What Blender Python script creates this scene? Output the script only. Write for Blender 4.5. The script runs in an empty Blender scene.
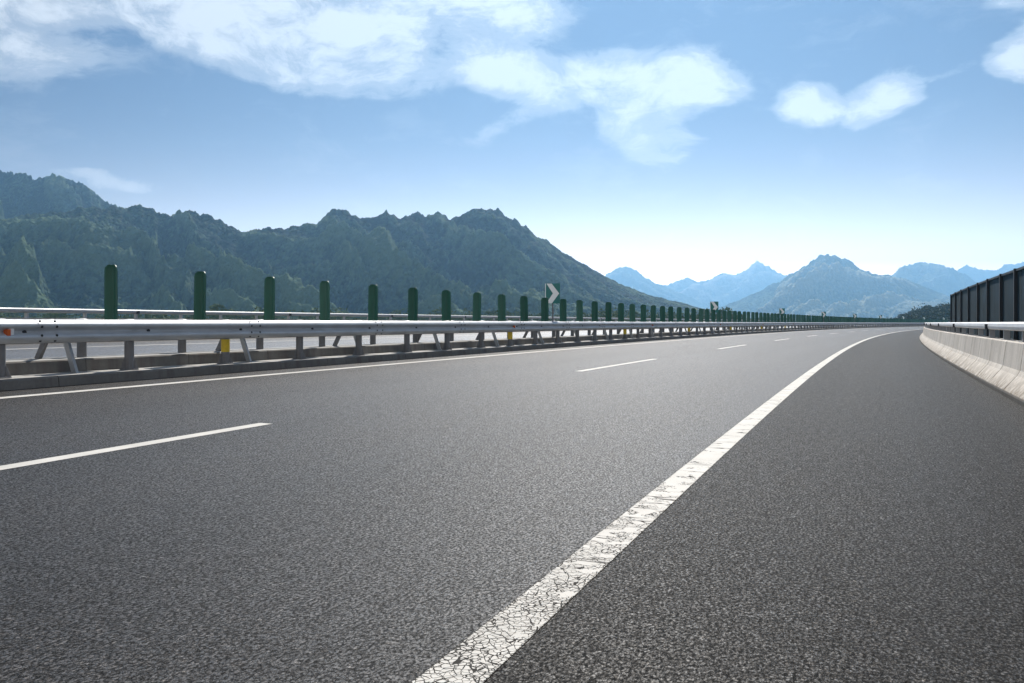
import bpy, bmesh, math, random
import numpy as np
from mathutils import Vector
random.seed(7); rng = np.random.default_rng(7)
R = math.radians
scene = bpy.context.scene
COL = scene.collection

# ------------------------------------------------------------------ road alignment
SLOPE, GRADE, CURV, HEAD0, XS = 0.01651, -0.000575, 0.000905, 0.35878, -1.0517
CAM_H = 0.918
FOC = 925.48                                    # focal length in units of 1/1024 of the frame width
_t = np.arange(-30.0, 760.0, 0.25)
_h = HEAD0 + CURV * _t
_x = np.cumsum(np.sin(_h)) * 0.25; _y = np.cumsum(np.cos(_h)) * 0.25
_i0 = int(np.argmin(abs(_t)))
_x += XS - _x[_i0]; _y -= _y[_i0]

def ground_z(t, d):
    return SLOPE * d + GRADE * min(t, 330.0)

def P(t, d, z=0.0):
    """road coordinates: t along, d to the left of the right edge line, z above the road surface"""
    h = HEAD0 + CURV * t
    return Vector((float(np.interp(t, _t, _x)) - d * math.cos(h),
                   float(np.interp(t, _t, _y)) + d * math.sin(h), ground_z(t, d) + z))

def heading(t): return HEAD0 + CURV * t

# ------------------------------------------------------------------ object helpers
def link(o, parent=None):
    COL.objects.link(o)
    if parent is not None: o.parent = parent
    return o

def tag(o, label=None, cat=None, group=None, kind=None):
    if label: o['label'] = label
    if cat: o['category'] = cat
    if group: o['group'] = group
    if kind: o['kind'] = kind
    return o

def empty(name, loc=(0, 0, 0), rz=0.0):
    o = bpy.data.objects.new(name, None); o.location = loc; o.rotation_euler = (0, 0, rz)
    o.empty_display_size = 0.1
    return link(o)

class MB:
    """collects geometry and links it as one mesh object"""
    def __init__(s): s.v = []; s.f = []; s.mi = []; s.uv = {}; s.sm = []
    def add(s, vs, fs, mi=0, smooth=False, uvs=None):
        b = len(s.v); s.v += [tuple(v) for v in vs]
        for f in fs:
            s.f.append(tuple(b + i for i in f)); s.mi.append(mi); s.sm.append(smooth)
        if uvs is not None:
            for i, u in enumerate(uvs): s.uv[b + i] = u
    def box(s, c, sx, sy, sz, rz=0.0, mi=0, M=None):
        vs = []
        for z in (-1, 1):
            for y in (-1, 1):
                for x in (-1, 1):
                    p = Vector((x * sx / 2, y * sy / 2, z * sz / 2))
                    p = (M @ p) if M is not None else Vector((p.x * math.cos(rz) - p.y * math.sin(rz), p.x * math.sin(rz) + p.y * math.cos(rz), p.z))
                    vs.append(p + Vector(c))
        s.add(vs, [(0, 2, 3, 1), (4, 5, 7, 6), (0, 1, 5, 4), (2, 6, 7, 3), (0, 4, 6, 2), (1, 3, 7, 5)], mi)
    def bar(s, a, b, w, th, up=Vector((0, 0, 1)), mi=0):
        a, b = Vector(a), Vector(b); ax = (b - a).normalized()
        u = ax.cross(up)
        if u.length < 1e-4: u = ax.cross(Vector((0, 1, 0)))
        u.normalize(); v = ax.cross(u).normalized()
        vs = [p + u * (i * w / 2) + v * (j * th / 2) for p in (a, b) for i, j in ((-1, -1), (1, -1), (1, 1), (-1, 1))]
        s.add(vs, [(0, 3, 2, 1), (4, 5, 6, 7), (0, 1, 5, 4), (1, 2, 6, 5), (2, 3, 7, 6), (3, 0, 4, 7)], mi)
    def lathe(s, c, prof, n=16, mi=0, cap=True):
        c = Vector(c); vs = []; fs = []
        for r, z in prof:
            for k in range(n):
                a = 2 * math.pi * k / n
                vs.append(c + Vector((r * math.cos(a), r * math.sin(a), z)))
        for j in range(len(prof) - 1):
            for k in range(n):
                k2 = (k + 1) % n
                fs.append((j * n + k, j * n + k2, (j + 1) * n + k2, (j + 1) * n + k))
        s.add(vs, fs, mi, True)
        if cap:
            b = len(vs) - n
            s.add(vs[b:], [tuple(range(n))], mi)
            s.add(vs[:n], [tuple(reversed(range(n)))], mi)
    def build(s, name, mats, parent=None):
        me = bpy.data.meshes.new(name); me.from_pydata(s.v, [], s.f)
        for m in (mats if isinstance(mats, (list, tuple)) else [mats]): me.materials.append(m)
        me.polygons.foreach_set('material_index', s.mi)
        me.polygons.foreach_set('use_smooth', s.sm)
        if s.uv:
            l = me.uv_layers.new(name='road')
            idx = np.zeros(len(me.loops), dtype=np.int32); me.loops.foreach_get('vertex_index', idx)
            arr = np.zeros((len(s.v), 2)); 
            for k, u in s.uv.items(): arr[k] = u
            l.data.foreach_set('uv', arr[idx].ravel())
        me.update(); me.validate()
        return link(bpy.data.objects.new(name, me), parent)

def tsteps(t0, t1):
    """finer steps close by, coarser far off"""
    out = [t0]; t = t0
    while t < t1 - 1e-6:
        t += 1.0 if t < 60 else (2.0 if t < 330 else 6.0)
        out.append(min(t, t1))
    return out

def sweep(mb, prof, ts, closed=False, mi=0, smooth=False, caps=True, abs_d=None, jitter=0.0):
    """prof: list of (d, z) in road coordinates; z is above the road at abs_d (or at d)"""
    n = len(prof); vs = []; uvs = []
    for t in ts:
        for d, z in prof:
            if abs_d is None: p = P(t, d, z)
            else:
                p = P(t, d, z); p.z += ground_z(t, abs_d) - ground_z(t, d)
            vs.append(p); uvs.append((t, d))
    fs = []
    m = n if closed else n - 1
    for i in range(len(ts) - 1):
        for j in range(m):
            j2 = (j + 1) % n
            fs.append((i * n + j, i * n + j2, (i + 1) * n + j2, (i + 1) * n + j))
    mb.add(vs, fs, mi, smooth, uvs)
    if closed and caps:
        mb.add(vs[:n], [tuple(reversed(range(n)))], mi); mb.add(vs[-n:], [tuple(range(n))], mi)

# ------------------------------------------------------------------ materials
def mat(name):
    m = bpy.data.materials.new(name); m.use_nodes = True
    nt = m.node_tree; b = nt.nodes['Principled BSDF']
    return m, nt, b
def N(nt, typ, **kw):
    n = nt.nodes.new(typ)
    for k, v in kw.items():
        if k.startswith('i_'):
            key = k[2:]
            n.inputs[int(key) if key.isdigit() else key.replace('_', ' ')].default_value = v
        else: setattr(n, k, v)
    return n
def L(nt, a, b): nt.links.new(a, b)
def ramp(nt, fac, stops, interp='LINEAR'):
    r = nt.nodes.new('ShaderNodeValToRGB'); r.color_ramp.interpolation = interp
    el = r.color_ramp.elements
    while len(el) < len(stops): el.new(0.5)
    for e, (p, c) in zip(el, stops):
        e.position = p; e.color = (c[0], c[1], c[2], 1) if isinstance(c, (tuple, list)) else (c, c, c, 1)
    L(nt, fac, r.inputs['Fac']); return r.outputs['Color']
def math_(nt, op, a, b=None, c=None, clamp=False):
    n = nt.nodes.new('ShaderNodeMath'); n.operation = op; n.use_clamp = clamp
    for i, x in enumerate((a, b, c)):
        if x is None: continue
        if isinstance(x, (int, float)): n.inputs[i].default_value = x
        else: L(nt, x, n.inputs[i])
    return n.outputs[0]
def mix(nt, fac, a, b, mode='MIX'):
    n = nt.nodes.new('ShaderNodeMix'); n.data_type = 'RGBA'; n.blend_type = mode
    for s, x in ((0, fac), (6, a), (7, b)):
        if isinstance(x, (int, float)): n.inputs[s].default_value = x if s == 0 else (x, x, x, 1)
        elif isinstance(x, (tuple, list)): n.inputs[s].default_value = (x[0], x[1], x[2], 1)
        else: L(nt, x, n.inputs[s])
    return n.outputs[2]
def objco(nt): return nt.nodes.new('ShaderNodeTexCoord').outputs['Object']
def noise(nt, co, scale, detail=4, rough=0.55, dist=0.0, out='Fac'):
    n = N(nt, 'ShaderNodeTexNoise'); n.inputs['Scale'].default_value = scale
    n.inputs['Detail'].default_value = detail; n.inputs['Roughness'].default_value = rough; n.inputs['Distortion'].default_value = dist
    if co is not None: L(nt, co, n.inputs['Vector'])
    return n.outputs[out]
def voro(nt, co, scale, feature='F1', rnd=1.0):
    n = N(nt, 'ShaderNodeTexVoronoi'); n.feature = feature; n.inputs['Scale'].default_value = scale
    n.inputs['Randomness'].default_value = rnd
    L(nt, co, n.inputs['Vector']); return n
def bump(nt, b, h, strength, dist):
    n = N(nt, 'ShaderNodeBump'); n.inputs['Strength'].default_value = strength; n.inputs['Distance'].default_value = dist
    L(nt, h, n.inputs['Height']); L(nt, n.outputs[0], b.inputs['Normal']); return n
def scaled(nt, co, s):
    n = N(nt, 'ShaderNodeMapping'); n.inputs['Scale'].default_value = s; L(nt, co, n.inputs['Vector']); return n.outputs[0]

def asphalt(name, dark, mid, light, tint, rough, spec, coat, crough, worn=1.0):
    m, nt, b = mat(name)
    co = objco(nt)
    uv = N(nt, 'ShaderNodeUVMap'); uv.uv_map = 'road'
    co = scaled(nt, uv.outputs[0], (0.68, 1, 1))     # chippings rolled out a little along the road
    v = voro(nt, co, 118.0)                       # aggregate about a centimetre across
    e = voro(nt, co, 118.0, 'DISTANCE_TO_EDGE')
    v2 = voro(nt, co, 210.0)
    stone = ramp(nt, math_(nt, 'MULTIPLY_ADD', N_sep(nt, v.outputs['Color'])[0], 0.75, math_(nt, 'MULTIPLY', N_sep(nt, v2.outputs['Color'])[1], 0.25)),
                 [(0.0, dark), (0.45, mid), (0.8, [c * 1.25 for c in mid]), (0.97, light), (1.0, [c * 1.3 for c in light])])
    gap = ramp(nt, e.outputs['Distance'], [(0.02, 0.25), (0.16, 1.0)])
    holes = ramp(nt, noise(nt, co, 76.0, 2, 0.6), [(0.36, 0.05), (0.44, 1.0)])   # open pores in the surface
    c = mix(nt, 1.0, stone, gap, 'MULTIPLY')
    c = mix(nt, 0.85, c, holes, 'MULTIPLY')
    gr = noise(nt, co, 92.0, 3, 0.6); gr2 = noise(nt, co, 17.0, 4, 0.65)            # clusters of chippings: grain that still reads far off
    c = mix(nt, 1.0, c, ramp(nt, gr, [(0.40, 0.08), (0.5, 0.9), (0.60, 2.4)]), 'MULTIPLY')
    c = mix(nt, 1.0, c, ramp(nt, gr2, [(0.33, 0.62), (0.5, 1.0), (0.67, 1.5)]), 'MULTIPLY')
    # long faint wear bands and blotches that run with the traffic
    band = noise(nt, scaled(nt, uv.outputs[0], (0.035, 1.1, 1)), 1.0, 3, 0.5)
    blot = noise(nt, co, 0.8, 5, 0.6)
    c = mix(nt, worn, c, ramp(nt, band, [(0.3, 0.80), (0.7, 1.16)]), 'MULTIPLY')
    c = mix(nt, worn, c, ramp(nt, blot, [(0.25, 0.84), (0.75, 1.14)]), 'MULTIPLY')
    dd = N(nt, 'ShaderNodeSeparateXYZ'); L(nt, uv.outputs[0], dd.inputs[0])
    wp = math_(nt, 'COSINE', math_(nt, 'MULTIPLY', math_(nt, 'ADD', dd.outputs[1], math_(nt, 'MULTIPLY', band, 0.25)), 2 * math.pi / 1.875))
    c = mix(nt, worn * 0.8, c, ramp(nt, math_(nt, 'MULTIPLY_ADD', wp, -0.5, 0.5), [(0.0, 0.84), (1.0, 1.15)]), 'MULTIPLY')
    c = mix(nt, 1.0, c, tint, 'MULTIPLY')
    L(nt, c, b.inputs['Base Color'])
    b.inputs['Specular IOR Level'].default_value = spec
    L(nt, math_(nt, 'MULTIPLY_ADD', band, 0.18, rough - 0.09), b.inputs['Roughness'])
    hgt = math_(nt, 'ADD', math_(nt, 'MULTIPLY', math_(nt, 'MINIMUM', e.outputs['Distance'], 0.22), 3.0),
                math_(nt, 'ADD', math_(nt, 'MULTIPLY', N_sep(nt, v.outputs['Color'])[2], 0.5), math_(nt, 'MULTIPLY', N_sep(nt, holes)[0], 0.8)))
    # the flat-worn tops of the chippings shine at a grazing view
    L(nt, math_(nt, 'MULTIPLY', N_sep(nt, mix(nt, 1.0, ramp(nt, gr, [(0.40, 0.03), (0.5, 0.75), (0.60, 1.6)]), ramp(nt, gr2, [(0.33, 0.65), (0.67, 1.3)]), 'MULTIPLY'))[0], math_(nt, 'MULTIPLY', math_(nt, 'MULTIPLY', N_sep(nt, holes)[0], N_sep(nt, gap)[0]), math_(nt, 'MULTIPLY', ramp(nt, N_sep(nt, v.outputs['Color'])[1], [(0.1, 0.35), (0.9, 1.45)]), coat * 1.25)), clamp=True), b.inputs['Coat Weight']); b.inputs['Coat Roughness'].default_value = crough; b.inputs['Coat IOR'].default_value = 1.27; b.inputs['Coat Tint'].default_value = (1, 1, 1, 1)
    bump(nt, b, hgt, 0.5, 0.004)
    return m
def N_sep(nt, col):
    n = nt.nodes.new('ShaderNodeSeparateColor'); L(nt, col, n.inputs[0]); return n.outputs

def plain(name, col, rough=0.6, metal=0.0, var=0.12, scale=6.0, bmp=0.0, spec=0.5, stretch=None):
    m, nt, b = mat(name); co = objco(nt)
    if stretch: co = scaled(nt, co, stretch)
    n = noise(nt, co, scale, 5, 0.6)
    L(nt, mix(nt, 1.0, col, ramp(nt, n, [(0.25, 1 - var), (0.75, 1 + var)]), 'MULTIPLY'), b.inputs['Base Color'])
    b.inputs['Roughness'].default_value = rough; b.inputs['Metallic'].default_value = metal
    b.inputs['Specular IOR Level'].default_value = spec
    if bmp: bump(nt, b, n, bmp, 0.01)
    return m

M = {}
M['asphalt'] = asphalt('asphalt_lane', (0.013, 0.013, 0.014), (0.031, 0.031, 0.032), (0.095, 0.095, 0.097), (1.11, 1.0, 0.89), 0.6, 0.06, 0.92, 0.42)
M['asphalt_shoulder'] = asphalt('asphalt_shoulder', (0.011, 0.0108, 0.0105), (0.025, 0.0247, 0.0242), (0.068, 0.067, 0.065), (1.11, 1.0, 0.88), 0.66, 0.04, 0.38, 0.40)
M['asphalt_far'] = asphalt('asphalt_opposite', (0.03, 0.03, 0.032), (0.075, 0.075, 0.08), (0.16, 0.16, 0.165), (1.0, 1.0, 1.03), 0.5, 0.3, 0.7, 0.3)

def paint(name, cracked):
    m, nt, b = mat(name); co = objco(nt)
    n = noise(nt, co, 3.0, 5, 0.6)
    c = ramp(nt, n, [(0.25, (0.47, 0.455, 0.42)), (0.75, (0.62, 0.60, 0.56))])
    # grit showing through
    g = noise(nt, co, 130.0, 2, 0.6)
    c = mix(nt, 1.0, c, ramp(nt, g, [(0.27, 0.55), (0.36, 1.0)]), 'MULTIPLY')
    h = g
    if cracked:
        wob = noise(nt, co, 14.0, 2, 0.5, out='Color')
        cw = nt.nodes.new('ShaderNodeVectorMath'); cw.operation = 'MULTIPLY_ADD'
        L(nt, wob, cw.inputs[0]); cw.inputs[1].default_value = (0.02, 0.02, 0.02); L(nt, co, cw.inputs[2])
        e = voro(nt, cw.outputs[0], 50.0, 'DISTANCE_TO_EDGE'); e2 = voro(nt, cw.outputs[0], 20.0, 'DISTANCE_TO_EDGE')
        amt = noise(nt, co, 2.6, 3, 0.6)
        # crack width grows where the paint is most worn
        w1 = math_(nt, 'MULTIPLY', ramp(nt, amt, [(0.36, 0.015), (0.66, 0.085)]), 1.0)
        k1 = math_(nt, 'GREATER_THAN', e.outputs['Distance'], w1)
        k2 = math_(nt, 'GREATER_THAN', e2.outputs['Distance'], 0.030)
        uv = N(nt, 'ShaderNodeUVMap'); uv.uv_map = 'road'
        tr = noise(nt, scaled(nt, uv.outputs[0], (5.5, 0.9, 1)), 1.0, 3, 0.55, 0.6)   # cross cracks
        k3 = math_(nt, 'GREATER_THAN', math_(nt, 'ABSOLUTE', math_(nt, 'SUBTRACT', tr, 0.44)), 0.006)
        chips = math_(nt, 'GREATER_THAN', noise(nt, co, 34.0, 5, 0.72), 0.345)
        pd = N(nt, 'ShaderNodeSeparateXYZ'); L(nt, uv.outputs[0], pd.inputs[0])
        fresh = math_(nt, 'MULTIPLY', math_(nt, 'SUBTRACT', pd.outputs[0], 1.6), 1 / 6.5, clamp=True)      # the paint is most crazed at this end
        k12 = math_(nt, 'MAXIMUM', math_(nt, 'MULTIPLY', k1, k2), math_(nt, 'GREATER_THAN', math_(nt, 'ADD', fresh, math_(nt, 'MULTIPLY', math_(nt, 'SUBTRACT', noise(nt, co, 9.0, 3, 0.6), 0.5), 2.2)), 0.50))
        rag = math_(nt, 'GREATER_THAN', math_(nt, 'ADD', math_(nt, 'SUBTRACT', 0.085, math_(nt, 'ABSOLUTE', pd.outputs[1])), math_(nt, 'MULTIPLY', math_(nt, 'SUBTRACT', g, 0.62), 0.022)), 0.0)
        k = math_(nt, 'MULTIPLY', math_(nt, 'MULTIPLY', k12, rag), math_(nt, 'MULTIPLY', chips, k3))
        c = mix(nt, k, (0.062, 0.060, 0.057), c)
        h = k
    L(nt, c, b.inputs['Base Color']); b.inputs['Roughness'].default_value = 0.7
    if cracked: L(nt, math_(nt, 'MULTIPLY', k, 0.3), b.inputs['Specular IOR Level'])
    else: b.inputs['Specular IOR Level'].default_value = 0.3
    bump(nt, b, h, 0.5, 0.002)
    return m
M['paint'] = paint('road_paint', False); M['paint_cracked'] = paint('road_paint_cracked', True)

def concrete(name, base, stain):
    m, nt, b = mat(name); co = objco(nt)
    uv = N(nt, 'ShaderNodeUVMap'); uv.uv_map = 'road'
    n = noise(nt, co, 1.3, 6, 0.62); n2 = noise(nt, co, 25.0, 4, 0.6)
    c = ramp(nt, n, [(0.25, [x * 0.80 for x in base]), (0.75, [x * 1.12 for x in base])])
    c = mix(nt, 1.0, c, ramp(nt, n2, [(0.25, 0.86), (0.7, 1.06)]), 'MULTIPLY')
    # streaks of dirt running down
    st = noise(nt, scaled(nt, co, (3.0, 3.0, 0.25)), 1.6, 4, 0.6)
    c = mix(nt, ramp(nt, st, [(0.48, 0.0), (0.76, 0.6)]), c, stain)
    if base[0] > 0.5:                              # splashed dirt above the foot
        dd = N(nt, 'ShaderNodeSeparateXYZ'); L(nt, uv.outputs[0], dd.inputs[0])
        f = math_(nt, 'MULTIPLY', math_(nt, 'ADD', dd.outputs[1], 2.89), 1 / 0.20, clamp=True)
        sp = noise(nt, co, 7.0, 6, 0.7)
        c = mix(nt, math_(nt, 'MULTIPLY', ramp(nt, sp, [(0.36, 0.0), (0.60, 0.95)]), f, clamp=True), c, (0.20, 0.165, 0.125))
    L(nt, c, b.inputs['Base Color']); b.inputs['Roughness'].default_value = 0.85
    b.inputs['Specular IOR Level'].default_value = 0.25
    bump(nt, b, n2, 0.25, 0.006)
    return m
M['concrete'] = concrete('barrier_concrete', (0.65, 0.605, 0.545), (0.30, 0.27, 0.225))
M['concrete_toe'] = concrete('barrier_toe', (0.13, 0.12, 0.105), (0.06, 0.055, 0.05))
M['concrete_dark'] = concrete('kerb_concrete', (0.18, 0.17, 0.155), (0.08, 0.055, 0.05))
M['kerb_top'] = concrete('kerb_top', (0.42, 0.41, 0.385), (0.2, 0.19, 0.17))
M['joint'] = plain('joint_filler', (0.045, 0.043, 0.04), 0.9)
M['steel'] = plain('galvanised_steel', (0.47, 0.495, 0.525), 0.5, 0.2, 0.16, 2.5, 0.05, stretch=(1, 1, 3))
M['rail_white'] = plain('rail_pale_paint', (0.70, 0.71, 0.72), 0.5, 0.15, 0.10, 2.0)
M['post_steel'] = plain('post_steel', (0.17, 0.17, 0.175), 0.6, 0.3, 0.2, 9.0)
M['brace_steel'] = plain('brace_steel', (0.36, 0.37, 0.38), 0.5, 0.5, 0.15, 9.0)
M['bolt'] = plain('bolt_dark', (0.03, 0.03, 0.033), 0.6, 0.3)
M['cap'] = plain('post_cap_white', (0.72, 0.73, 0.73), 0.5)
M['yellow'] = plain('yellow_band', (0.62, 0.43, 0.02), 0.45, 0, 0.12, 20)
M['orange'] = plain('orange_reflector', (0.55, 0.10, 0.015), 0.25)
M['white_plastic'] = plain('white_plastic', (0.75, 0.75, 0.75), 0.4)
M['green_board'] = plain('anti_glare_green', (0.004, 0.094, 0.058), 0.45, 0, 0.22, 7.0, 0.08, 0.45, stretch=(1, 1, 0.25))
_nt = M['green_board'].node_tree; _b = _nt.nodes['Principled BSDF']            # boards bleached to different degrees
_src = _b.inputs['Base Color'].links[0].from_socket; _oi = _nt.nodes.new('ShaderNodeObjectInfo')
L(_nt, mix(_nt, ramp(_nt, _oi.outputs['Random'], [(0.3, 0.0), (1.0, 0.16)]), mix(_nt, 1.0, _src, ramp(_nt, _oi.outputs['Random'], [(0.0, 0.8), (1.0, 1.15)]), 'MULTIPLY'), (0.16, 0.20, 0.18)), _b.inputs['Base Color'])
M['sign_green'] = plain('sign_green', (0.012, 0.17, 0.155), 0.4, 0, 0.08, 3.0)
M['sign_white'] = plain('sign_white', (0.90, 0.92, 0.92), 0.4, 0, 0.05, 3.0)
M['fence_post'] = plain('fence_post', (0.018, 0.022, 0.026), 0.5, 0.3)

def fence_panel():
    m, nt, b = mat('screen_mesh'); co = objco(nt)
    uv = N(nt, 'ShaderNodeUVMap'); uv.uv_map = 'road'
    w = noise(nt, scaled(nt, uv.outputs[0], (9.0, 0.12, 1)), 1.0, 3, 0.6)
    c = ramp(nt, w, [(0.3, (0.010, 0.028, 0.040)), (0.7, (0.028, 0.062, 0.082))])
    L(nt, c, b.inputs['Base Color']); b.inputs['Roughness'].default_value = 0.8; b.inputs['Specular IOR Level'].default_value = 0.1
    tr = N(nt, 'ShaderNodeBsdfTransparent'); tr.inputs[0].default_value = (0.75, 0.82, 0.86, 1)
    ms = N(nt, 'ShaderNodeMixShader')
    L(nt, ramp(nt, w, [(0.38, 0.06), (0.75, 0.34)]), ms.inputs[0])
    L(nt, b.outputs[0], ms.inputs[1]); L(nt, tr.outputs[0], ms.inputs[2])
    L(nt, ms.outputs[0], nt.nodes['Material Output'].inputs['Surface'])
    return m
M['screen'] = fence_panel()

def forest(name, dark, mid, light, bare_lit, patch, cell):
    m, nt, b = mat(name); co = objco(nt)
    big = noise(nt, co, 1.0 / 100.0, 6, 0.62, 0.4)
    cells = voro(nt, co, 1.0 / cell)
    rnd = N_sep(nt, cells.outputs['Color'])[0]
    small = noise(nt, co, 1.0 / 9.0, 5, 0.65)
    f = math_(nt, 'ADD', math_(nt, 'MULTIPLY', big, 0.55), math_(nt, 'ADD', math_(nt, 'MULTIPLY', rnd, 0.14), math_(nt, 'MULTIPLY', small, 0.24)))
    c = ramp(nt, f, [(0.37, dark), (0.46, mid), (0.58, light)])
    bp = noise(nt, co, 1.0 / patch, 7, 0.68, 0.5)
    c = mix(nt, ramp(nt, bp, [(0.60, 0.0), (0.70, 0.75)]), c, bare_lit)
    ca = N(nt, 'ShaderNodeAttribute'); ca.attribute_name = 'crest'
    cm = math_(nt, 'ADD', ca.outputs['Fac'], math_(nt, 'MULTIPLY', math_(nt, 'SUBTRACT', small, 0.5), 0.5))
    c = mix(nt, ramp(nt, cm, [(0.44, 0.0), (0.70, 0.85)]), c, bare_lit)  # paler along the spur crests: sunlit streaks put into the colour
    L(nt, c, b.inputs['Base Color']); b.inputs['Roughness'].default_value = 0.95
    b.inputs['Specular IOR Level'].default_value = 0.08
    bump(nt, b, math_(nt, 'ADD', math_(nt, 'SUBTRACT', 1.0, cells.outputs['Distance']), small), 1.0, cell * 0.6)
    return m
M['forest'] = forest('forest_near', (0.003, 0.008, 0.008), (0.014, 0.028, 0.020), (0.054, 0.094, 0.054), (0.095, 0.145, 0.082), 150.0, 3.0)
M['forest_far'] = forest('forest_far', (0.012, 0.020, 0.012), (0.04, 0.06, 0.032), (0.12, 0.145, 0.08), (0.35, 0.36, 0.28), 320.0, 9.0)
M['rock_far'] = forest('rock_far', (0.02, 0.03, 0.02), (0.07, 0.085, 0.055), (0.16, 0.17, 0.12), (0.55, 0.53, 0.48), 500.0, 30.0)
M['field'] = plain('scrub_ground', (0.06, 0.078, 0.034), 0.95, 0, 0.45, 0.02, 0, 0.1)
M['verge'] = plain('gravel_verge', (0.15, 0.14, 0.115), 0.95, 0, 0.3, 0.6, 0.3, 0.1)
def leaf(name, a, b_):
    m, nt, b = mat(name); co = objco(nt)
    n = noise(nt, co, 0.35, 4, 0.7); n2 = noise(nt, co, 3.0, 3, 0.7)
    c = ramp(nt, math_(nt, 'ADD', math_(nt, 'MULTIPLY', n, 0.6), math_(nt, 'MULTIPLY', n2, 0.4)), [(0.32, a), (0.66, b_)])
    L(nt, c, b.inputs['Base Color']); b.inputs['Roughness'].default_value = 0.8
    b.inputs['Specular IOR Level'].default_value = 0.15
    return m
M['leaf'] = leaf('broadleaf', (0.035, 0.06, 0.022), (0.14, 0.19, 0.07))
M['needle'] = leaf('conifer_needles', (0.014, 0.030, 0.016), (0.050, 0.085, 0.036))
M['bark'] = plain('bark', (0.07, 0.055, 0.04), 0.9)

# ------------------------------------------------------------------ numpy noise
_perm = np.random.default_rng(3).permutation(256); _perm = np.concatenate([_perm, _perm, _perm])
_ga = np.random.default_rng(5).random(256) * 2 * np.pi
def perlin(x, y):
    xi = np.floor(x).astype(int); yi = np.floor(y).astype(int); xf = x - xi; yf = y - yi
    u = xf ** 3 * (xf * (xf * 6 - 15) + 10); v = yf ** 3 * (yf * (yf * 6 - 15) + 10)
    def g(ix, iy, dx, dy):
        a = _ga[_perm[_perm[ix & 255] + (iy & 255)]]
        return np.cos(a) * dx + np.sin(a) * dy
    n00 = g(xi, yi, xf, yf); n10 = g(xi + 1, yi, xf - 1, yf); n01 = g(xi, yi + 1, xf, yf - 1); n11 = g(xi + 1, yi + 1, xf - 1, yf - 1)
    a = n00 + u * (n10 - n00); b = n01 + u * (n11 - n01)
    return (a + v * (b - a)) * 1.5
def fbm(x, y, o=5, g=0.5):
    s = 0; a = 1; t = 0
    for i in range(o):
        s = s + a * perlin(x * 2 ** i + 17.3 * i, y * 2 ** i + 9.1 * i); t += a; a *= g
    return s / t
def ridged(x, y, o=5, g=0.5):
    s = 0; a = 1; w = 1; t = 0
    for i in range(o):
        n = (1 - np.abs(perlin(x * 2.03 ** i + 31.7 * i, y * 2.03 ** i + 5.3 * i)) * 1.35) ** 2
        n = np.clip(n, 0, 1) * w; s = s + a * n; w = np.clip(n * 1.6, 0, 1); t += a; a *= g
    return s / t
def domes(x, y):
    """rounded bumps one lattice cell apart, as tree crowns"""
    xi = np.floor(x).astype(int); yi = np.floor(y).astype(int); best = np.full(x.shape, 9.0)
    for i in (-1, 0, 1):
        for j in (-1, 0, 1):
            h = _perm[_perm[(xi + i) & 255] + ((yi + j) & 255)]
            jx = h / 256.0; jy = _perm[h + 11] / 256.0
            best = np.minimum(best, (xi + i + jx - x) ** 2 + (yi + j + jy - y) ** 2)
    return np.sqrt(np.clip(1 - best * 1.1, 0, 1))

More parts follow.
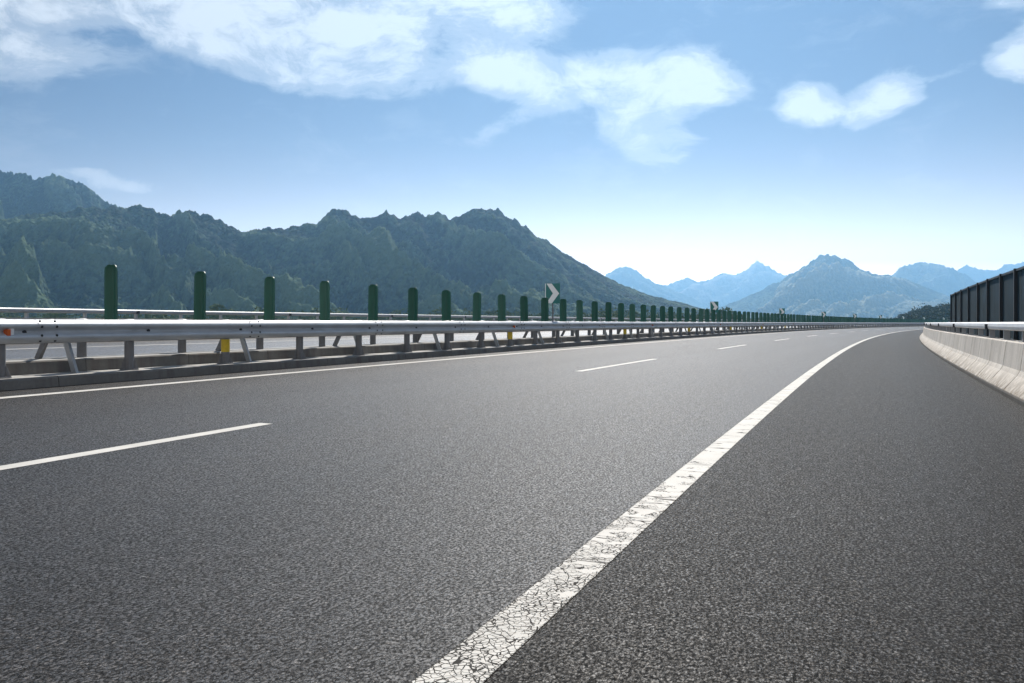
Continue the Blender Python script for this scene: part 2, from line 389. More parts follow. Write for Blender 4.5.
GZ = -2.2
def mountain(name, label, crest, foot, material, ncol, nrow, spur, lam, shear, tree, power=1.12, back=0.35, seed=0.0, foot_z=GZ - 1.0):
    """crest: (azimuth tangent * FOC offset, height tangent * FOC, distance) -> a real height field, foot to ridge to back slope"""
    cx = np.array([(c[0] - 512) / FOC for c in crest]); cy = np.array([(322.2 - c[1]) / FOC for c in crest]); cr = np.array([c[2] for c in crest], float)
    az = np.linspace(math.atan(cx[0]), math.atan(cx[-1]), ncol)
    tx = np.tan(az)
    Yc = np.interp(tx, cx, cr); Hc = np.interp(tx, cx, cy) * Yc + CAM_H          # forward distance and height of the ridge
    s = np.concatenate([np.linspace(0, 1, nrow, endpoint=False), np.linspace(1, 1 + back, max(8, nrow // 6))])
    S, T = np.meshgrid(s, tx); YC = Yc[:, None] * np.ones_like(S); HC = Hc[:, None] * np.ones_like(S)
    fr = foot if not callable(foot) else foot(tx)[:, None]
    Y = YC * (fr + (1 - fr) * S); X = T * Y
    wx = X + lam * 0.28 * fbm(X / lam + seed, Y / lam, 3); wy = Y + lam * 0.28 * fbm(X / lam, Y / lam + 40 + seed, 3)
    q = np.clip(S, 0, 1)
    prof = np.where(S <= 1, np.power(q, power), 1 - (S - 1) ** 1.3 * 1.6)
    Xr = wx + shear * (wy - YC)
    rg = ridged(Xr / lam + seed, wy / (lam * 3.6) + seed, 6, 0.50)
    env = np.where(S <= 1, np.clip(4 * q * (1 - q), 0, 1) ** 1.1, np.clip((S - 1) * 3, 0, 1))
    rg2 = ridged(Xr / (lam * 2.2) + seed + 5.3, wy / (lam * 7.5) + seed, 3, 0.45)          # the broad spurs that carry the small ones
    bmp = ((rg - 0.58) * 0.95 + (rg2 - 0.62) * 0.75) * spur * (HC * 0.8 + 0.2 * HC.mean()) * env * np.clip(HC / (0.4 * HC.mean()), 0, 1)
    room = np.maximum((fr + (1 - fr) * S - prof) * HC * 0.7, 0.5)          # no spur rises above the main ridge
    bmp = np.where(bmp > 0, room * np.tanh(bmp / room), bmp)
    Z = foot_z + (HC - foot_z) * prof + bmp
    near_crest = np.clip(1 - np.abs(S - 1) / 0.18, 0, 1)
    Z += fbm(X / (lam * 0.12) + seed, Y / (lam * 0.12), 4, 0.6) * spur * HC * 0.07 * np.clip(q * 6, 0, 1)
    Z = np.maximum(Z, foot_z)
    if tree:
        w, a = tree
        Z += a * np.clip(HC / (0.35 * HC.mean()), 0.2, 1) * domes(X / w, Y / w) * np.clip(0.6 + 0.9 * fbm(X / (w * 7), Y / (w * 7), 3), 0.15, 1.2) * np.clip(q * 12, 0, 1)
    nr = len(s)
    V = np.stack([X, Y, Z], -1).reshape(-1, 3)
    i = np.arange(ncol - 1)[:, None] * nr + np.arange(nr - 1)[None, :]
    F = np.stack([i, i + nr, i + nr + 1, i + 1], -1).reshape(-1, 4)
    me = bpy.data.meshes.new(name)
    me.vertices.add(len(V)); me.vertices.foreach_set('co', V.ravel())
    me.loops.add(F.size); me.loops.foreach_set('vertex_index', F.ravel().astype(np.int32))
    me.polygons.add(len(F)); me.polygons.foreach_set('loop_start', np.arange(len(F), dtype=np.int32) * 4)
    me.polygons.foreach_set('loop_total', np.full(len(F), 4, dtype=np.int32))
    me.polygons.foreach_set('use_smooth', np.ones(len(F), dtype=bool))
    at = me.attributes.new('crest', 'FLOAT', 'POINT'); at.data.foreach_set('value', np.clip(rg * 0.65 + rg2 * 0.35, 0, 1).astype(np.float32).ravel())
    me.update(calc_edges=True); me.validate()
    me.materials.append(material)
    o = link(bpy.data.objects.new(name, me)); tag(o, label, None, None, 'structure')
    return o

# ------------------------------------------------------------------ ground, roads
K0, KW, KX, KO, OI, OO = 8.25, 8.74, 9.30, 9.79, 9.79, 20.45      # kerb edges and the opposite carriageway
mb = MB(); S_ = 16000
n = 40
gx = np.linspace(-S_, S_, n)
vs = [(x, y, GZ) for y in gx for x in gx]
mb.add(vs, [(j * n + i, j * n + i + 1, (j + 1) * n + i + 1, (j + 1) * n + i) for j in range(n - 1) for i in range(n - 1)])
tag(mb.build('ground', M['field']), kind='structure')
TS = tsteps(-20, 700)
mb = MB(); sweep(mb, [(27.0, GZ - 0.9), (21.6, -0.03), (-3.3, -0.03), (-8.5, GZ - 0.3)], TS)
tag(mb.build('embankment', M['verge']), kind='structure')
mb = MB(); sweep(mb, [(K0 + 0.02, 0), (5.6, 0), (3.75, 0), (1.9, 0), (-0.02, 0)], TS)
tag(mb.build('road', M['asphalt']), kind='structure')
mb = MB(); sweep(mb, [(-0.02, 0), (-1.3, 0), (-2.76, 0)], TS)
tag(mb.build('hard_shoulder', M['asphalt_shoulder']), kind='structure')
mb = MB(); sweep(mb, [(OO + 0.06, 0), (17.0, 0), (13.0, 0), (OI - 0.02, 0)], TS)
tag(mb.build('opposite_road', M['asphalt_far']), kind='structure')

def line(t0, t1, d, w, m='paint', name='road_marking'):
    mb = MB()
    ts = tsteps(t0, t1) if t1 - t0 > 10 else list(np.linspace(t0, t1, 7))
    sweep(mb, [(d + w / 2, 0.0022), (d - w / 2, 0.0022)], ts)
    return tag(mb.build(name, M[m]), kind='structure')
line(-20, 700, 0.0, 0.17, 'paint_cracked'); line(-20, 700, 7.5, 0.16)
T0 = 0.969
for k in range(-1, 30): line(T0 + 15 * k, T0 + 15 * k + 6, 3.75, 0.13)
line(-20, 700, 10.4, 0.16); line(-20, 700, 17.75, 0.18)
for k in range(-1, 30): line(4 + 15 * k, 10 + 15 * k, 14.1, 0.13)

# median: a low kerb, then the raised strip made of concrete blocks
def blocks(name, prof, pitch, m, gap=0.012, t_end=330):
    mb = MB(); t = -12.0
    while t < 60:
        sweep(mb, prof, [t, t + pitch / 2, t + pitch - gap], closed=True); t += pitch
    sweep(mb, prof, tsteps(t, 700), closed=True)
    return tag(mb.build(name, m), kind='structure')
blocks('kerb', [(K0, -0.03), (K0 + 0.015, 0.105), (K0 + 0.035, 0.122), (KW + 0.05, 0.125), (KW + 0.05, -0.03)], 3.0, [M['concrete_dark']])
blocks('median_strip', [(KW, 0.05), (KW + 0.008, 0.275), (KW + 0.022, 0.29), (KX - 0.022, 0.29), (KX - 0.008, 0.275), (KX, 0.05)], 1.99, [M['concrete_dark']])
blocks('kerb', [(KX - 0.05, -0.03), (KX - 0.05, 0.125), (KO - 0.035, 0.122), (KO - 0.015, 0.105), (KO, -0.03)], 3.0, [M['concrete_dark']])
# paler sheets over the upper faces of the two kerbs
mb = MB(); sweep(mb, [(KW - 0.004, 0.1265), (K0 + 0.036, 0.1255)], TS); tag(mb.build('kerb_cap', M['kerb_top']), kind='structure')
mb = MB(); sweep(mb, [(KX - 0.024, 0.2925), (KW + 0.024, 0.2925)], TS); tag(mb.build('median_cap', M['kerb_top']), kind='structure')

# ------------------------------------------------------------------ guardrails on the median
BH = 0.288
def wbeam(d0, side, zbase):
    """W-beam cross section; side=-1: corrugation bulges towards lower d"""
    f = [(0.0, 0.010), (0.018, 0.030), (0.040, 0.062), (0.062, 0.080), (0.085, 0.083), (0.105, 0.074), (0.125, 0.040), (0.142, 0.012), (0.155, 0.006),
         (0.168, 0.012), (0.185, 0.040), (0.205, 0.074), (0.225, 0.083), (0.248, 0.080), (0.270, 0.062), (0.292, 0.030), (0.310, 0.010)]
    f = [(z * BH / 0.31, p) for z, p in f]; th = 0.006
    pr = [(d0 + side * p, zbase + z) for z, p in f] + [(d0 + side * (p - th), zbase + z) for z, p in reversed(f)]
    return pr if side < 0 else pr[::-1]

def disc(mb, c, nrm, r, h, mi):
    nrm = Vector(nrm).normalized(); u = nrm.cross(Vector((0, 0, 1))).normalized(); v = nrm.cross(u)
    n = 8
    vs = [Vector(c) + u * r * math.cos(2 * math.pi * k / n) + v * r * math.sin(2 * math.pi * k / n) + nrm * (h * e) for e in (0, 1) for k in range(n)]
    mb.add(vs, [tuple(range(n, 2 * n))] + [(k, (k + 1) % n, n + (k + 1) % n, n + k) for k in range(n)], mi)

def post_mesh(name, h, n=16, flare=True):
    mb = MB()
    mb.lathe((0, 0, 0), [(0.07, 0.0), (0.07, h)], n)
    return mb
def guardrail(dpost, side, tpost, pitch, label, near, dlast):
    root = empty('guardrail', P(0, dpost))
    inv = root.location.copy()
    def loc(v): return Vector(v) - inv
    base = 0.127 if near else 0.29
    zt = 0.818
    mb = MB(); dface = dpost + side * 0.085
    sweep(mb, wbeam(dface, side, zt - BH), tsteps(-14, 420), closed=True, smooth=True)
    mb.v = [tuple(Vector(v) - inv) for v in mb.v]
    # bolt heads at the posts and the splices
    for i in range(-3, 40):
        t = tpost + i * pitch
        out = P(t, dface + side, 0) - P(t, dface, 0)
        disc(mb, loc(P(t + 0.25, dface + side * 0.006, zt - 0.155)), out, 0.028, 0.018, 1)
        if i % 2 == 1:
            for dt in (-0.11, 0.11):
                for zz in (0.03, 0.10, 0.215, 0.285):
                    pz = {0.03: 0.048, 0.10: 0.078, 0.215: 0.080, 0.285: 0.045}[zz]
                    disc(mb, loc(P(t + 0.55 + dt, dface + side * pz, zt - BH + zz * BH / 0.31)), out, 0.016, 0.012, 1)
    mb.uv = {}
    mb.build('rail_beam', [M['steel'], M['bolt']], root)
    # lapped sleeve at each splice
    for i in range(-1, 20, 2):
        t = tpost + i * pitch; mb = MB()
        sweep(mb, [(d + side * 0.005, z) for d, z in wbeam(dface, side, zt - BH)], [t + 0.40, t + 0.70], closed=True, smooth=True)
        mb.v = [tuple(Vector(v) - inv) for v in mb.v]; mb.uv = {}
        mb.build('splice_plate', M['steel'], root)
    # posts
    pm = bpy.data.meshes; hp = 0.80 - base
    b = MB(); b.lathe((0, 0, 0), [(0.064, 0), (0.064, hp)], 18); proto = b.build('post', M['post_steel'], root)
    b = MB(); b.lathe((0, 0, hp), [(0.074, -0.01), (0.074, 0.012), (0.06, 0.024), (0.02, 0.030)], 16); cap = b.build('cap', M['cap'], proto)
    b = MB()
    b.lathe((0, 0, 0), [(0.125, 0.0), (0.125, 0.014)], 20)
    for k in range(4):
        a = math.pi / 4 + k * math.pi / 2; c, s = math.cos(a), math.sin(a)
        b.add([(c * 0.066 - s * 0.005, s * 0.066 + c * 0.005, 0.014), (c * 0.12 - s * 0.005, s * 0.12 + c * 0.005, 0.014), (c * 0.066 - s * 0.005, s * 0.066 + c * 0.005, 0.16),
               (c * 0.066 + s * 0.005, s * 0.066 - c * 0.005, 0.014), (c * 0.12 + s * 0.005, s * 0.12 - c * 0.005, 0.014), (c * 0.066 + s * 0.005, s * 0.066 - c * 0.005, 0.16)],
              [(0, 1, 2), (3, 5, 4), (1, 4, 5, 2), (0, 3, 4, 1), (0, 2, 5, 3)])
    foot = b.build('base_flange', M['post_steel'], proto)
    b = MB(); b.box((-side * 0.078, 0, zt - BH / 2 - base), 0.028, 0.10, 0.2); spacer = b.build('spacer', M['post_steel'], proto)
    b = MB(); b.lathe((0, 0, 0.19), [(0.0675, 0.0), (0.0675, 0.20)], 18); band = b.build('reflective_band', M['yellow'], proto)
    band_me = band.data
    first = True; npost = 0; rest = MB()
    for i in range(-2, 400):
        t = tpost + i * pitch
        if t > dlast: break
        p = loc(P(t, dpost, base - 0.003))
        if npost >= 98:
            rest.lathe(p, [(0.07, 0), (0.07, hp + 0.03)], 8); npost += 1; continue
        yellow = near and (i - 1) % 6 == 0 and 0 <= i
        if first:
            o = proto; first = False; bpy.data.objects.remove(band)
        else:
            o = proto.copy(); link(o, root)
            if i < 24:
                for ch in ((cap, foot, spacer) if near else (cap, spacer)):
                    c = ch.copy(); link(c, o)
        o.location = p; o.rotation_euler = (0, 0, -heading(t))
        if yellow and i < 40:
            bo = bpy.data.objects.new('reflective_band', band_me); link(bo, o)
            o['label'] = 'guardrail post wrapped in a yellow band'
        npost += 1
    if not near:
        foot_o = [c for c in proto.children if c.name.startswith('base_flange')]
    if rest.v:
        r_ = rest.build('post', M['post_steel'], root); r_['kind'] = 'stuff'
    tag(root, label, 'guardrail')
    return root, loc
g_near, loc_n = guardrail(8.5, -1, 10.398, 2.0267, 'steel crash guardrail nearest the lanes, with round posts on the median kerb', True, 300)
g_far, loc_f = guardrail(9.12, 1, 10.172, 1.982, 'second guardrail on the median, facing the opposite carriageway behind the first', False, 300)
# orange reflector bolted to the near beam
def reflector(t, dface):
    mb = MB(); h = -heading(t)
    mb.box(loc_n(P(t + 0.05, dface - 0.05, 0.66)), 0.012, 0.07, 0.10, rz=h, mi=1)
    mb.box(loc_n(P(t, dface - 0.045, 0.66)), 0.06, 0.05, 0.085, rz=h, mi=0)
    mb.build('reflector', [M['orange'], M['white_plastic']], g_near)
for k in range(6): reflector(8.36 + 16.2 * k, 8.5 - 0.085)

# braces: a leg on each side of the strip, under every other board
TB, PB = 10.343, 1.7876
k = 0; nb = 0
for i in range(-1, 130, 2):
    t = TB + i * PB - 0.0 + 0.95 - PB * 0.0
    if t > 262: break
    mb = MB()
    a, b_ = loc_n(P(t, 8.55, 0.12)), loc_n(P(t, 8.80, 0.80))
    mb.bar(a, b_, 0.075, 0.014, up=(P(t + 1, 9) - P(t, 9)))
    mb.bar(a + Vector((0.03, 0.012, 0)), b_ + Vector((0.03, 0.012, 0)), 0.014, 0.05, up=(P(t + 1, 9) - P(t, 9)))
    mb.build('brace', M['brace_steel'], g_near); nb += 1
    mb = MB()
    a, b_ = loc_n(P(t, 9.18, 0.285)), loc_n(P(t, 8.90, 0.80))
    mb.bar(a, b_, 0.075, 0.05, up=(P(t + 1, 9) - P(t, 9)))
    mb.build('brace', M['post_steel'], g_near); nb += 1
    if nb >= 98: break

# ------------------------------------------------------------------ anti-glare boards
def board_mesh():
    mb = MB(); W, H, z0 = 0.262, 0.92, 0.66
    cols = 9; rows = 14; vs = []; fs = []
    def edge(v):                                   # half width with rounded shoulders at the top
        z = v * H; r = 0.085
        if z <= H - r: return W / 2
        k = (z - (H - r)) / r
        return W / 2 - r * (1 - math.sqrt(max(0, 1 - k * k)))
    vv = list(np.linspace(0, 0.9, rows - 7)) + list(0.9 + 0.1 * np.sin(np.linspace(0.2, 1, 7) * math.pi / 2))
    for side in (1, -1):
        for v in vv:
            w = edge(v)
            for c in range(cols):
                u = c / (cols - 1) * 2 - 1
                x = u * w
                y = 0.030 * math.cos(u * math.pi) * (1 if v < 0.97 else 0.8) + side * 0.007
                vs.append((x, y, z0 + v * H))
    n = rows * cols
    for r in range(rows - 1):
        for c in range(cols - 1):
            a = r * cols + c
            fs.append((a, a + 1, a + cols + 1, a + cols)); fs.append((n + a, n + a + cols, n + a + cols + 1, n + a + 1))
    for r in range(rows - 1):
        a = r * cols; fs.append((a, a + cols, n + a + cols, n + a)); b = a + cols - 1; fs.append((b, n + b, n + b + cols, b + cols))
    for c in range(cols - 1):
        fs.append((c, n + c, n + c + 1, c + 1)); a = (rows - 1) * cols + c; fs.append((a, a + 1, n + a + 1, n + a))
    mb.add(vs, fs, 0, False)
    return mb
ORD = ['first', 'second', 'third', 'fourth', 'fifth', 'sixth', 'seventh', 'eighth', 'ninth', 'tenth', 'eleventh', 'twelfth', 'thirteenth', 'fourteenth', 'fifteenth', 'sixteenth', 'seventeenth']
CT = [28.95 + 28.302 * i for i in range(10)]           # the chevron signs along the strip
board = board_mesh().build('anti_glare_board', M['green_board'])
bb = MB(); bb.box((0, 0.0, 0.685), 0.54, 0.05, 0.05); bb.box((0, 0.045, 0.74), 0.06, 0.03, 0.14)
bracket = bb.build('mounting_bracket', M['post_steel'], board)
i = 0; idx = {}
while True:
    t = TB + i * PB + 0.045
    if t > 262: break
    if i == 0: o = board; br = bracket
    else:
        o = board.copy(); link(o); br = bracket.copy(); link(br, o)
    p = P(t, 8.78); 
    o.location = p; o.rotation_euler = (R(random.uniform(-1.2, 1.2)), R(random.uniform(-1.0, 1.0)), -heading(t) - R(9) + R(random.uniform(-3.5, 3.5)))
    br.rotation_euler = (0, 0, R(9))
    seg = sum(1 for c in CT if c < t); idx[seg] = idx.get(seg, 0) + 1
    k = idx[seg] - 1 if seg else i
    if seg == 0:
        lab = ['tallest dark green anti-glare board, standing farthest left above the guardrail',
               *['%s dark green anti-glare board from the left, above the guardrail' % ORD[q].capitalize().lower() for q in range(1, 12)]][k]
    elif seg < 4 and k < len(ORD):
        lab = '%s green anti-glare board past the %s chevron sign along the guardrail' % (ORD[k], ['', 'nearest', 'second', 'third'][seg])
    elif seg < 9:
        lab = 'tiny green anti-glare board in the tight run between the %s and %s chevron signs' % (ORD[seg - 1], ORD[seg])
    else:
        lab = 'tiny green anti-glare board beyond the ninth chevron sign'
    tag(o, lab, 'anti-glare board', 'green anti-glare boards along the median')
    i += 1

# ------------------------------------------------------------------ chevron signs
def chevron():
    root = empty('chevron_sign')
    mb = MB(); W, H, zb = 0.50, 0.66, 1.405
    mb.box((0, 0, zb + H / 2), W, 0.02, H); panel = mb.build('panel', M['sign_green'], root)
    mb = MB(); e = 0.022
    mb.box((-W / 2 + e / 2 + 0.004, -0.0125, zb + H / 2), e, 0.004, H - 0.012)
    mb.build('border', M['sign_white'], panel)
    mb = MB()
    pts = [(x_ * 0.815, z_ * 0.815) for x_, z_ in ((-0.245, 0.395), (-0.035, 0.395), (0.275, 0.0), (-0.02, -0.395), (-0.25, -0.395), (0.015, 0.0))]
    f = [(x, -0.0145, zb + H / 2 + z) for x, z in pts]; b = [(x, -0.0102, zb + H / 2 + z) for x, z in pts]
    mb.add(f + b, [(0, 5, 2, 1), (5, 4, 3, 2)] + [(6, 7, 8, 11), (11, 8, 9, 10)] + [(q, (q + 1) % 6, 6 + (q + 1) % 6, 6 + q) for q in range(6)])
    mb.build('chevron_arrow', M['sign_white'], panel)
    mb = MB(); mb.lathe((0.0, 0.045, 0.27), [(0.025, 0), (0.025, 1.74)], 10); mb.build('pole', M['post_steel'], root)
    for z in (1.55, 1.92):
        mb = MB(); mb.box((0.0, 0.015, z), 0.3, 0.009, 0.04); mb.build('clamp', M['post_steel'], root)
    return root
ch = chevron(); kids = list(ch.children)
for q, t in enumerate(CT):
    if t > 262: break
    if q == 0: o = ch
    else:
        o = ch.copy(); link(o)
        for kk in kids:
            c = kk.copy(); link(c, o)
            for g in kk.children:
                d = g.copy(); link(d, c)
    o.location = P(t + 0.12, 8.83); o.rotation_euler = (0, 0, -heading(t) + R(8))
    lab = ['nearest and largest green chevron sign, white arrow pointing right, among the anti-glare boards',
           'second green chevron sign along the guardrail, in front of the pale far peaks',
           'third green chevron sign along the guardrail, below the left foot of the blue hill',
           'fourth green chevron sign along the guardrail, below the blue hill summit',
           'fifth small chevron sign along the guardrail, right of the blue hill summit',
           'sixth small chevron sign along the guardrail, just left of the dark wood',
           'seventh tiny chevron sign, first one against the dark wood',
           'eighth tiny chevron sign, in the middle of the dark wood',
           'ninth tiny chevron sign, last before the dark screen fence'][q]
    tag(o, lab, 'road sign', 'chevron signs along the median')

# ------------------------------------------------------------------ concrete barriers with a steel rail on top
def barrier(d0, side, t0, t1, jt, jp, label, fname='crash_barrier'):
    """side=-1: right of the road (faces higher d); side=1: left of the opposite road"""
    root = empty(fname, P(max(t0, 0), d0)); inv = root.location.copy()
    def loc(v): return Vector(v) - inv
    s = side
    prof = [(0.0, -0.03), (0.005, 0.075), (0.165, 0.265), (0.20, 0.33), (0.245, 0.685), (0.26, 0.70), (0.455, 0.70), (0.47, 0.685), (0.47, -0.03)]
    pr = [(d0 + s * a, z) for a, z in prof]
    if s > 0: pr = pr[::-1]
    # cut the run at the joints, near ones as real grooves
    mb = MB(); t = jt
    ts = []
    while t > t0: t -= jp
    edges = []
    while t < t1:
        edges.append(t); t += jp * random.uniform(0.82, 1.18)
    for a, b_ in zip(edges[:-1], edges[1:]):
        if a < 70: sweep(mb, pr, [a, (a + b_) / 2, b_ - 0.036], closed=True)
    far0 = [e for e in edges if e >= 70][0] if [e for e in edges if e >= 70] else t1
    a70 = max(far0, t0)
    sweep(mb, pr, tsteps(a70, t1), closed=True)
    # stained foot along the road edge
    toe = [(d0 - s * 0.004, -0.02), (d0 - s * 0.004, 0.05), (d0 + s * 0.012, 0.08), (d0 + s * 0.03, 0.05), (d0 + s * 0.03, -0.02)]
    if s > 0: toe = toe[::-1]
    mb.v = [tuple(Vector(v) - inv) for v in mb.v]
    wall = mb.build('concrete_wall', [M['concrete']], root)
    # filler inside the joints
    mb = MB(); fil = [(d0 + s * (a + (0.012 if a < 0.3 else -0.012)), z - 0.012) for a, z in prof]
    if s > 0: fil = fil[::-1]
    sweep(mb, fil, [x for x in tsteps(t0 + 1, 75)], closed=True); mb.v = [tuple(Vector(v) - inv) for v in mb.v]
    mb.build('joint_filler', M['joint'], wall)
    mb = MB(); sweep(mb, toe, tsteps(t0 + 0.5, t1), closed=True); mb.v = [tuple(Vector(v) - inv) for v in mb.v]
    mb.build('stained_foot', M['concrete_toe'], wall)
    # rail of folded plate on short posts
    dr = d0 + s * 0.36
    rp = [(-0.022, 0.85), (0.0, 0.855), (0.022, 0.865), (0.030, 0.905), (0.022, 0.955), (0.0, 0.975), (-0.022, 0.980)]
    pr2 = [(dr - s * (a + 0.05), z) for a, z in rp] + [(dr - s * 0.010, 0.975), (dr - s * 0.010, 0.855)]
    if s > 0: pr2 = pr2[::-1]
    mb = MB(); sweep(mb, pr2, tsteps(t0 + 1, t1), closed=True); mb.v = [tuple(Vector(v) - inv) for v in mb.v]; mb.uv = {}
    mb.build('top_rail', M['rail_white'] if s < 0 else M['brace_steel'], root)
    b = MB(); b.box((0, 0, 0.13), 0.09, 0.07, 0.26); b.box((0, 0, 0.006), 0.16, 0.15, 0.012)
    pp = b.build('post', M['brace_steel'], root)
    b = MB(); b.box((0, 0, 0), 0.12, 0.10, 0.09); bk = b.build('bracket', M['bolt'], pp)
    bk.location = (0.055 * s, 0, 0.20)
    t = jt - jp * 2; n = 0
    while t < min(t1, 190) and n < 98:
        if n == 0: o, c = pp, bk
        else:
            o = pp.copy(); link(o, root); c = None
            if n % 4 == 0: c = bk.copy(); link(c, o)
        o.location = loc(P(t, dr, 0.70)); o.rotation_euler = (0, 0, -heading(t))
        if c: c.location = (0.055 * s, 0, 0.20)
        t += 2.0; n += 1
    tag(root, label, 'barrier')
    return root
barrier(-2.684, -1, -10, 420, 14.2, 1.65, 'pale concrete barrier with jointed sloping face and white top rail beside the shoulder')
barrier(OO + 0.1, 1, -10, 420, 14.0, 3.3, 'far barrier topped by a thin pale rail beyond the opposite carriageway')

# ------------------------------------------------------------------ dark screen fence on the right
fr = empty('screen_fence', P(20, -4.0)); finv = fr.location.copy()
FT = [48.3, 44.2, 40.2, 36.2, 32.4, 29.3, 26.1, 23.4, 20.4, 17.4, 14.4, 11.4, 8.4, 5.4, 2.4, -0.6]
FZ0, FZ1 = -0.6, 2.06
def fz(t): return 0.085 + 0.0055 * (t - 23)        # the top climbs a little along the run
def lift(mb, a, b):
    mb.v = [(v[0], v[1], v[2] + fz(mb.uv[i][0] if i in mb.uv else (a if i < max(mb.uv) + 5 else b))) for i, v in enumerate(mb.v)]
for a, b_ in zip(FT[:-1], FT[1:]):
    mb = MB(); ts = list(np.linspace(b_ + 0.06, a - 0.06, 4))
    pr = [(-4.02, FZ0), (-4.02, FZ1 - 0.03), (-3.99, FZ1 - 0.03), (-3.99, FZ0)]
    sweep(mb, pr, ts, closed=True); lift(mb, b_ + 0.06, a - 0.06); mb.v = [tuple(Vector(v) - finv) for v in mb.v]
    mb.build('panel', M['screen'], fr)
for t in FT:
    mb = MB(); mb.box(P(t, -4.0, (FZ0 + FZ1) / 2 + fz(t)) - finv, 0.16, 0.12, FZ1 - FZ0 + 0.06, rz=-heading(t)); mb.build('post', M['fence_post'], fr)
mb = MB(); sweep(mb, [(-4.045, FZ1 - 0.03), (-4.045, FZ1 + 0.02), (-3.955, FZ1 + 0.02), (-3.955, FZ1 - 0.03)], list(np.linspace(-0.6, 48.3, 40)), closed=True); lift(mb, -0.6, 48.3)
mb.v = [tuple(Vector(v) - finv) for v in mb.v]; mb.build('top_rail', M['fence_post'], fr)
tag(fr, 'tall dark mesh screen fence with black posts behind the right barrier', 'fence')

# ------------------------------------------------------------------ woods in the valley
def quads(name, C, A, B, m, label, cat, kind='stuff'):
    """many small leaf-clump faces as one mesh: centres C, half axes A and B"""
    n = len(C); V = np.concatenate([C - A - B * 0.6, C + A * 0.9 - B, C + A + B * 0.7, C - A * 0.8 + B], 1).reshape(-1, 3)
    me = bpy.data.meshes.new(name); me.vertices.add(n * 4); me.vertices.foreach_set('co', V.ravel())
    me.loops.add(n * 4); me.loops.foreach_set('vertex_index', np.arange(n * 4, dtype=np.int32))
    me.polygons.add(n); me.polygons.foreach_set('loop_start', np.arange(n, dtype=np.int32) * 4); me.polygons.foreach_set('loop_total', np.full(n, 4, dtype=np.int32))
    me.update(calc_edges=True); me.materials.append(m)
    o = link(bpy.data.objects.new(name, me)); tag(o, label, cat, None, kind); return o
def rand_axes(n, size):
    a = rng.normal(size=(n, 3)); a /= np.linalg.norm(a, axis=1)[:, None]
    b = np.cross(a, rng.normal(size=(n, 3))); b /= np.linalg.norm(b, axis=1)[:, None]
    s = size * rng.uniform(0.6, 1.3, (n, 1))
    return a * s, b * s
def trees_broad(sites, per=170):
    Cs = []; As = []; Bs = []
    for x, y, z, h in sites:
        w = h * rng.uniform(0.38, 0.55)
        nl = rng.integers(4, 8)
        lob = np.stack([rng.normal(0, w * 0.45, nl), rng.normal(0, w * 0.45, nl), rng.uniform(0.3, 0.82, nl) * h], 1)
        lr = rng.uniform(0.22, 0.38, nl) * h
        k = rng.integers(0, nl, per); dirs = rng.normal(size=(per, 3)); dirs /= np.linalg.norm(dirs, axis=1)[:, None]
        c = lob[k] + dirs * (lr[k] * rng.uniform(0.55, 1.0, per) ** 0.6)[:, None]
        c[:, 2] = np.maximum(c[:, 2], 0.3); c += (x, y, z)
        a, b = rand_axes(per, h * 0.038); Cs.append(c); As.append(a); Bs.append(b)
    return np.concatenate(Cs), np.concatenate(As), np.concatenate(Bs)
def trees_conifer(sites, per=170):
    Cs = []; As = []; Bs = []
    for x, y, z, h in sites:
        f = rng.uniform(0.02, 1, per) ** 0.75; f = 1 - f          # more low down
        r = h * 0.27 * (1 - f) * (0.75 + 0.35 * np.sin(f * 34)) * rng.uniform(0.3, 1.0, per) ** 0.5
        th = rng.uniform(0, 2 * np.pi, per)
        c = np.stack([x + r * np.cos(th), y + r * np.sin(th), z + h * (0.05 + 0.95 * f)], 1)
        a = np.stack([np.cos(th), np.sin(th), np.full(per, -0.35)], 1) * (h * 0.08 * (1.15 - f))[:, None]
        b = np.stack([-np.sin(th), np.cos(th), rng.uniform(-0.3, 0.3, per)], 1) * (h * 0.065 * (1.15 - f))[:, None]
        Cs.append(c); As.append(a); Bs.append(b)
    return np.concatenate(Cs), np.concatenate(As), np.concatenate(Bs)
sites = []
while len(sites) < 700:
    u = rng.uniform(-60, 800); Y = rng.uniform(240, 640)
    x = (u - 512) / FOC * Y
    if u > 740 and Y < 420: continue
    cl = perlin(np.array([x / 60.0]), np.array([Y / 60.0]))[0]
    if cl < -0.25: continue
    sites.append((x, Y, GZ, rng.uniform(3.4, 7.0) * (1 + 0.35 * cl)))
quads('woodland', *trees_broad(sites, 380), M['leaf'], 'light green scrub woodland on the valley floor beyond the guardrails', 'woodland')
sites = []
def knoll(u, Y):                                   # a low wooded rise at the right
    return max(0.0, (np.interp(u, [880, 900, 930, 960, 1100], [0.0, 1.6, 4.6, 5.8, 7.5])) * np.clip((Y - 300) / 90, 0, 1))
while len(sites) < 900:
    u = rng.uniform(884, 1120); Y = rng.uniform(300, 470)
    if u < 900 and rng.random() < 0.5: continue
    hh = np.interp(u, [880, 900, 930], [2.0, 3.8, 5.2]) * rng.uniform(0.75, 1.25)
    sites.append(((u - 512) / FOC * Y, Y, GZ + knoll(u, Y), hh))
quads('hill_wood', *trees_broad(sites, 260), M['needle'], 'dark green wood on the low rise beyond the bend, left of the screen fence', 'woodland')
mb = MB(); us = np.linspace(870, 1140, 40); ys = np.linspace(290, 490, 14)
mb.add([((u - 512) / FOC * Y, Y, GZ - 0.3 + knoll(u, Y)) for u in us for Y in ys], [(a * 14 + b, (a + 1) * 14 + b, (a + 1) * 14 + b + 1, a * 14 + b + 1) for a in range(39) for b in range(13)], 0, True)
tag(mb.build('hill', M['field']), kind='structure')

